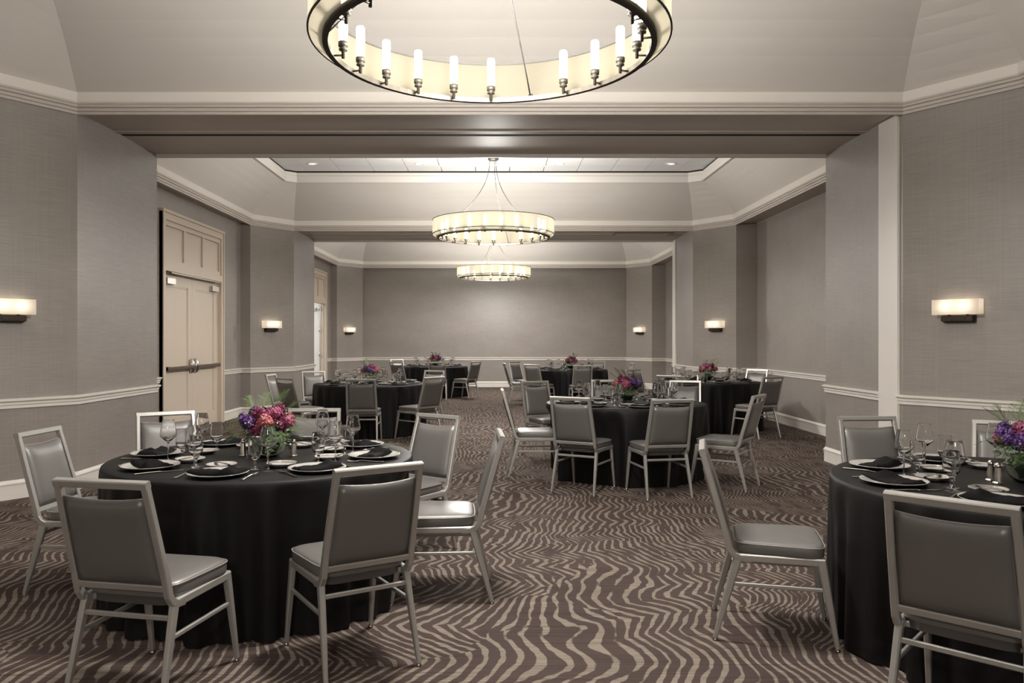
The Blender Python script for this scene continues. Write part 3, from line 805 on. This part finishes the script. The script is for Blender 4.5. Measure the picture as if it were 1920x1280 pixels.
def goblet():
    bowl = MB(); bowl.lathe([(0, 0.046), (0.008, 0.047), (0.024, 0.060), (0.0335, 0.078), (0.036, 0.096), (0.0345, 0.128), (0.0321, 0.1635), (0.0320, 0.1648), (0.0315, 0.1652), (0.0310, 0.1648), (0.0309, 0.1635), (0.0332, 0.128), (0.0346, 0.096), (0.032, 0.080), (0.022, 0.064), (0, 0.055)], 28)
    stem = MB(); stem.lathe([(0, 0.0062), (0.0075, 0.0062), (0.0055, 0.018), (0.0058, 0.034), (0.0085, 0.0465), (0, 0.0465)], 14)
    foot = MB(); foot.lathe([(0, 0.0), (0.0325, 0.0), (0.0333, 0.0005), (0.0335, 0.0013), (0.0325, 0.0019), (0.020, 0.004), (0.008, 0.0065), (0, 0.0066)], 28)
    return proto('water_goblet', ('bowl', bowl, 'glass'), ('stem', stem, 'glass'), ('foot', foot, 'glass'))
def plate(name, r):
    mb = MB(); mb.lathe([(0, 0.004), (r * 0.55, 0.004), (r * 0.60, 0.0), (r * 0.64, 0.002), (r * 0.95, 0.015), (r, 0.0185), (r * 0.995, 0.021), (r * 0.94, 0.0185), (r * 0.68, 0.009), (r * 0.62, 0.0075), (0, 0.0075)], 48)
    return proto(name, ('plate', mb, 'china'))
def fork():
    h = MB(); h.bar([(0, -0.10, 0.004), (0, -0.05, 0.005), (0, 0.02, 0.010), (0, 0.04, 0.009)], [0.017, 0.013, 0.006, 0.008], 0.003)
    t = MB(); t.bar([(0, 0.038, 0.009), (0, 0.052, 0.006), (0, 0.062, 0.0045)], [0.008, 0.023, 0.024], 0.003)
    for q in (-1.5, -0.5, 0.5, 1.5): t.bar([(q * 0.0064, 0.060, 0.0045), (q * 0.0064, 0.085, 0.0045), (q * 0.0062, 0.103, 0.009)], [0.0042, 0.0038, 0.002], 0.0022)
    return proto('dinner_fork', ('handle', h, 'cutlery'), ('tines', t, 'cutlery'))
def knife(name, L_):
    h = MB(); h.bar([(0, -L_ / 2, 0.004), (0, -L_ * 0.2, 0.005), (0, 0.02 * L_, 0.005)], [0.015, 0.013, 0.010], [0.006, 0.007, 0.006])
    b = MB(); b.bar([(0, 0.015 * L_, 0.005), (0.001, 0.1 * L_, 0.004), (0.002, 0.36 * L_, 0.003), (-0.003, L_ / 2, 0.002)], [0.010, 0.017, 0.018, 0.005], 0.0018)
    return proto(name, ('handle', h, 'cutlery'), ('blade', b, 'cutlery'))
def napkin():
    # square cloth folded to a long pad with a peaked fold at one end and a turned corner
    mb = MB(); nu, nv = 22, 10; top, bot = [], []
    for j in range(nv + 1):
        v = -1 + 2 * j / nv
        for i in range(nu + 1):
            u = -1 + 2 * i / nu
            hw = 0.060 - 0.006 * u
            x = u * 0.124 + 0.010 * v; y = v * hw
            edge = max(0.0, 1 - abs(v) ** 12) * max(0.0, 1 - abs(u) ** 18)
            peak = 0.030 * max(0.0, 1 - abs(u + 0.55) / 0.42) * max(0.0, 1 - abs(v - 0.1) * 0.75) + 0.010 * max(0.0, 1 - abs(u - 0.5) / 0.5) * max(0.0, 1 - abs(v + 0.3))
            rr = hypot(x, y); lift = 0.0 if rr < 0.088 else (rr - 0.088) * 0.215 + 0.0006
            layer = 0.004 * (1 if v > -0.25 + 0.45 * u else 0) + 0.003 * (1 if v > 0.35 - 0.3 * u else 0)
            top.append((x, y, lift + 0.005 + edge ** 0.5 * (0.008 + peak + layer) + 0.0012 * sin(u * 19 + v * 5)))
            bot.append((x, y, lift + 0.0008))
    w_ = nu + 1; fs = [(j * w_ + i, j * w_ + i + 1, (j + 1) * w_ + i + 1, (j + 1) * w_ + i) for j in range(nv) for i in range(nu)]
    mb.add(top, fs, True); mb.add(bot, [tuple(reversed(f)) for f in fs], False)
    per = [i for i in range(w_)] + [j * w_ + nu for j in range(1, nv + 1)] + [nv * w_ + i for i in range(nu - 1, -1, -1)] + [j * w_ for j in range(nv - 1, 0, -1)]
    o2 = len(top)
    for a, c in zip(per, per[1:] + per[:1]): mb.f.append((c, a, a + o2, c + o2)); mb.sm.append(False)
    return proto('napkin', ('napkin', mb, 'napkin'))
def shaker():
    body = MB(); rings = []
    for r, z in ((0.0215, 0.0), (0.0225, 0.004), (0.019, 0.010), (0.0165, 0.035), (0.0125, 0.070), (0.0120, 0.074)):
        rings.append([(r * cos(2 * pi * k / 10), r * sin(2 * pi * k / 10), z) for k in range(10)])
    body.loft(rings)
    cap = MB(); cap.lathe([(0, 0.073), (0.013, 0.073), (0.0135, 0.080), (0.0115, 0.090), (0.006, 0.096), (0, 0.0975)], 16)
    return proto('shaker', ('body', body, 'shaker'), ('cap', cap, 'shaker'))
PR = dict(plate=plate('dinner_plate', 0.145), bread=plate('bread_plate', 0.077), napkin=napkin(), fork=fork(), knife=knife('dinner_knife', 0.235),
          butter=knife('butter_knife', 0.165), wine=wine_glass(), goblet=goblet(), shaker=shaker())
USED = set()
def put(key, loc, rz, label, cat, group):
    o = PR[key]
    if key in USED: o = copy_tree(o)
    else: kids_of(o); [kids_of(k) for k in o.children]; USED.add(key)
    o.location = loc; o.rotation_euler = (0, 0, rz); tag(o, label, cat, group); return o

# ---- flower arrangement
def bloom_mesh(kind, rnd, R=0.05):
    """a full flower head: ruffled petals layered over a dome"""
    mb = MB(); npet = 150 if kind != 'spike' else 100
    for i in range(npet):
        t = (i + 0.5) / npet; ph = math.acos(1 - 1.72 * t); th = i * 2.39996 + rnd.random() * 0.5
        d = Vector((sin(ph) * cos(th), sin(ph) * sin(th), cos(ph)))
        rr = R * (0.80 + 0.22 * rnd.random()); c = d * rr
        if kind == 'spike': c = Vector((d.x * rr * 0.72, d.y * rr * 0.72, d.z * rr * 1.25))
        tn = d.cross(Vector((0.3, 0.2, 0.93))).normalized(); bt = d.cross(tn)
        sz = R * (0.20 + 0.12 * rnd.random()); tilt = rnd.uniform(-0.3, 0.7); q = rnd.random() * 6.28
        a = tn * cos(q) + bt * sin(q); b = tn * -sin(q) + bt * cos(q)
        up = (b * cos(tilt) + d * sin(tilt)); w = a * sz * 0.62
        p = [c - up * sz * 0.5 - d * sz * 0.35, c - w * 0.8 + d * sz * 0.02, c - w * 0.7 + up * sz * 0.55 + d * sz * 0.10, c + up * sz * 0.72 + d * sz * 0.0, c + w * 0.7 + up * sz * 0.55 + d * sz * 0.10, c + w * 0.8 + d * sz * 0.02, c + d * sz * -0.06]
        mb.add(p, [(0, 6, 1), (1, 6, 2), (2, 6, 3), (3, 6, 4), (4, 6, 5), (5, 6, 0)], True)
    core = MB(); core.lathe([(0, -R * 0.75), (R * 0.5, -R * 0.5), (R * 0.78, 0), (R * 0.6, R * 0.52), (0, R * 0.78)], 12)
    sc = 0.72 if kind == 'spike' else 1.0
    mb.add([(v[0] * sc, v[1] * sc, v[2] * (1.25 if kind == 'spike' else 1.0)) for v in core.v], core.f, True)
    return mb
def fern_mesh(rnd, L_=0.2, droop=0.5):
    """a feathery sprig along +x that rises and droops"""
    mb = MB(); n = 26; pts = []
    for i in range(n + 1):
        t = i / n; pts.append(Vector((L_ * t, 0.02 * sin(t * 4), L_ * (0.45 * t - droop * t * t))))
    mb.bar(pts[::3] + [pts[-1]], 0.0016, 0.0016, round_=True)
    for i in range(2, n + 1):
        t = i / n; ln = L_ * 0.30 * (sin(pi * min(1, 0.12 + t * 0.92)) ** 0.7) + 0.006
        for sd in (-1, 1):
            p = pts[i]; d = Vector((0.62, sd * 0.74, rnd.uniform(-0.25, 0.35))).normalized()
            for k in range(5):
                q0 = p + d * ln * (k / 5); e = (d + Vector((0.5, 0, 0.35 * (-1) ** k)) * 0.9).normalized(); ll = ln * 0.40 * (1 - k * 0.12)
                wv = e.cross(Vector((0, 0, 1))).normalized() * 0.0016
                mb.add([q0 - wv, q0 + wv, q0 + e * ll], [(0, 1, 2)], False)
    return mb
def leaf_mesh(L_=0.09, W_=0.035):
    mb = MB(); n = 7; L1, C1, R1 = [], [], []
    for i in range(n + 1):
        t = i / n; w = W_ * sin(pi * (0.04 + 0.94 * t)) ** 0.8; x = L_ * t; z = 0.02 * sin(pi * t) - 0.03 * t * t
        L1.append((x, w, z + 0.008)); C1.append((x, 0, z)); R1.append((x, -w, z + 0.008))
    mb.loft([L1, C1, R1], closed=False, smooth=True); return mb
def vine_mesh(rnd):
    """dense foliage collar: many small leaflets on a squat dome"""
    mb = MB()
    for i in range(150):
        th = rnd.random() * 6.28; ph = rnd.uniform(0.9, 2.0); r = rnd.uniform(0.085, 0.125)
        c = Vector((sin(ph) * cos(th) * r, sin(ph) * sin(th) * r, cos(ph) * r * 0.75))
        d = Vector((cos(th), sin(th), rnd.uniform(-0.9, 0.3))).normalized(); s = d.cross(Vector((0, 0, 1))).normalized(); l = rnd.uniform(0.022, 0.042); w = l * 0.24
        m = c + d * l * 0.5 + Vector((0, 0, 0.004))
        mb.add([c, m + s * w, c + d * l, m - s * w], [(0, 1, 2), (0, 2, 3)], True)
    return mb
def make_bouquet():
    rnd = random.Random(3); root = empty('flower_arrangement')
    mb = MB(); mb.lathe([(0, 0.0), (0.050, 0.0), (0.078, 0.022), (0.096, 0.056), (0.098, 0.082), (0.088, 0.112), (0.0825, 0.1205), (0.0818, 0.1217), (0.0808, 0.1220), (0.0799, 0.1214), (0.0802, 0.1202), (0.0855, 0.111), (0.0945, 0.082), (0.0925, 0.058), (0.075, 0.026), (0.048, 0.006), (0, 0.006)], 40)
    mb.build('glass_vase', 'vase', root)
    for k in range(7):   # broad leaves lining the bowl
        lf = leaf_mesh(0.10, 0.030); o = lf.build('leaf', 'leaf' if k % 3 else 'fern', root)
        a = k * 0.9 + 0.2; o.location = (0.045 * cos(a), 0.045 * sin(a), 0.012); o.rotation_euler = (rnd.uniform(-0.3, 0.3), -1.05, a)
    st = MB()
    for k in range(9):
        a = k * 0.7; st.bar([(0.03 * cos(a + 2), 0.03 * sin(a + 2), 0.012), (0.02 * cos(a), 0.02 * sin(a), 0.09), (0.055 * cos(a), 0.055 * sin(a), 0.17)], 0.005, 0.005, round_=True)
    st.build('stems', 'stem', root)
    vine_mesh(rnd).build('foliage_collar', 'leaf', root, (0, 0, 0.145))
    # flower heads: x to the right, seen from the front (-y)
    B = [('purple', 'spike', -0.125, -0.03, 0.205, 0.040), ('purple', 'round', -0.085, -0.055, 0.190, 0.047), ('purple', 'spike', -0.10, 0.04, 0.235, 0.040),
         ('magenta', 'round', -0.035, -0.03, 0.232, 0.054), ('coral', 'round', 0.005, -0.078, 0.196, 0.052), ('magenta', 'round', -0.035, -0.088, 0.155, 0.042),
         ('pink', 'round', 0.045, -0.015, 0.240, 0.046), ('magenta', 'spike', 0.060, 0.05, 0.262, 0.034), ('pink', 'spike', 0.125, -0.045, 0.205, 0.036),
         ('magenta', 'round', 0.01, 0.06, 0.225, 0.052), ('pink', 'round', -0.05, 0.095, 0.195, 0.048), ('coral', 'round', 0.09, 0.075, 0.195, 0.044), ('magenta', 'round', 0.085, -0.045, 0.178, 0.038)]
    for m, kd, x, y, z, R in B:
        o = bloom_mesh(kd, rnd, R).build('flower_head', m, root, (x, y, z)); o.rotation_euler = (-y * 4, x * 4, rnd.random() * 6)
    fm = [fern_mesh(rnd, 0.19, 0.55).build('fern_sprig', 'fern', root), fern_mesh(rnd, 0.17, 0.2).build('fern_sprig', 'fern', root)]
    F = [(0, pi - 0.1, 0.19, 0.0), (0, pi + 0.35, 0.17, 0.1), (1, 1.9, 0.22, -0.6), (0, 0.15, 0.19, 0.0), (0, -0.35, 0.17, 0.25), (1, 0.5, 0.21, -0.4), (0, -0.9, 0.15, 0.35), (1, 2.6, 0.22, -0.5), (0, -1.25, 0.14, 0.5), (1, 1.1, 0.23, -0.7), (0, pi + 0.7, 0.15, 0.2)]
    for i, (k, az, z, pit) in enumerate(F):
        o = fm[k]
        if i not in (0, 2): o = fm[k].copy(); COL.objects.link(o)
        o.location = (0.055 * cos(az), 0.055 * sin(az), z); o.rotation_euler = (0, pit, az)
    mb = MB()
    for k in range(22):
        a = rnd.random() * 6.28; r = rnd.uniform(0.07, 0.14); z = rnd.uniform(0.14, 0.24)
        mb.lathe([(0, -0.006), (0.006, 0), (0, 0.007)], 6, cx=r * cos(a), cy=r * sin(a), cz=z)
    mb.build('buds', 'cream', root)['kind'] = 'stuff'
    return root
bouquet0 = make_bouquet()

for ti, T in enumerate(TABLES):
    cx, cy = T['c']; nm = T['name']
    t = table0 if ti == 0 else copy_tree(table0)
    if ti == 0: kids_of(table0)
    t.location = (cx, cy, 0); tag(t, 'round folding table under a black cloth, the ' + nm, 'table', 'round banquet tables')
    cl = make_cloth(T, 100 + ti).build('tablecloth', 'cloth', None, (cx, cy, 0)); tag(cl, 'floor-length black cloth draped over the ' + nm, 'tablecloth', 'black tablecloths')
    for (x, y, fx, fy) in T['chairs']:
        if used[0]: c = copy_tree(chair0)
        else: c = chair0; used[0] = True; kids_of(chair0); [kids_of(k) for k in chair0.children]
        c.location = (x, y, 0); c.rotation_euler = (0, 0, fdir(fx, fy))
        tag(c, 'grey vinyl banquet chair at the %s of the %s' % (sector(atan2(y - cy, x - cx)), nm), 'chair', 'grey banquet chairs around the tables')
    b = bouquet0 if ti == 0 else copy_tree(bouquet0)
    b.location = (cx + 0.02, cy, Z_T + 0.0005); b.rotation_euler = (0, 0, T['bq']); tag(b, 'purple and magenta flowers in a glass bowl on the ' + nm, 'flowers', 'table flower arrangements')
    for q, (sx, sy, w) in enumerate(((-0.165, -0.03, 'salt'), (-0.150, 0.045, 'pepper')) if ti != 0 else ((-0.145, 0.01, 'salt'), (0.142, 0.005, 'pepper'), (0.118, -0.075, 'second'))[:2]):
        put('shaker', (cx + 0.02 + sx, cy + sy, Z_T + 0.0005), 0.3, 'tapered steel %s shaker beside the flowers on the %s' % (w, nm), 'shaker', 'table shakers')
    for k in range(8):
        ph = radians(T['phi'] + 45 * k); jr = random.Random(ti * 50 + k)
        rx, ry = cos(ph), sin(ph)                 # outward
        ux, uy = -ry, rx                          # towards the diner's right: he looks inward
        at = lambda u, r: (cx + rx * r + ux * u, cy + ry * r + uy * u)
        rz = ph + pi / 2                          # local +y points inward
        where = 'at the %s of the %s' % (sector(ph), nm)
        z = Z_T + 0.0005; J = lambda s: jr.uniform(-s, s)
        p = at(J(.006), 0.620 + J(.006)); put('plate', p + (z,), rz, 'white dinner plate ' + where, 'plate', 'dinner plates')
        put('napkin', p + (z + 0.008,), rz + J(.18) + (pi if jr.random() < 0.3 else 0), 'folded black napkin ' + where, 'napkin', 'folded napkins')
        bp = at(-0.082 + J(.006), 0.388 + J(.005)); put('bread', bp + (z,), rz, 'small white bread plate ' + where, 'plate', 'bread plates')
        put('butter', bp + (z + 0.018,), rz + 0.75 + J(.2), 'small butter knife ' + where, 'knife', 'butter knives')
        put('fork', at(-0.166, 0.625 + J(.01)) + (z,), rz + J(.05), 'steel dinner fork ' + where, 'fork', 'dinner forks')
        put('knife', at(0.166, 0.625 + J(.01)) + (z,), rz + J(.05), 'steel dinner knife ' + where, 'knife', 'dinner knives')
        put('wine', at(0.190 + J(.008), 0.460 + J(.008)) + (z,), jr.random() * 6, 'tall stemmed wine glass ' + where, 'wine glass', 'wine glasses')
        put('goblet', at(0.108 + J(.006), 0.425 + J(.006)) + (z,), jr.random() * 6, 'short stemmed water goblet ' + where, 'goblet', 'water goblets')
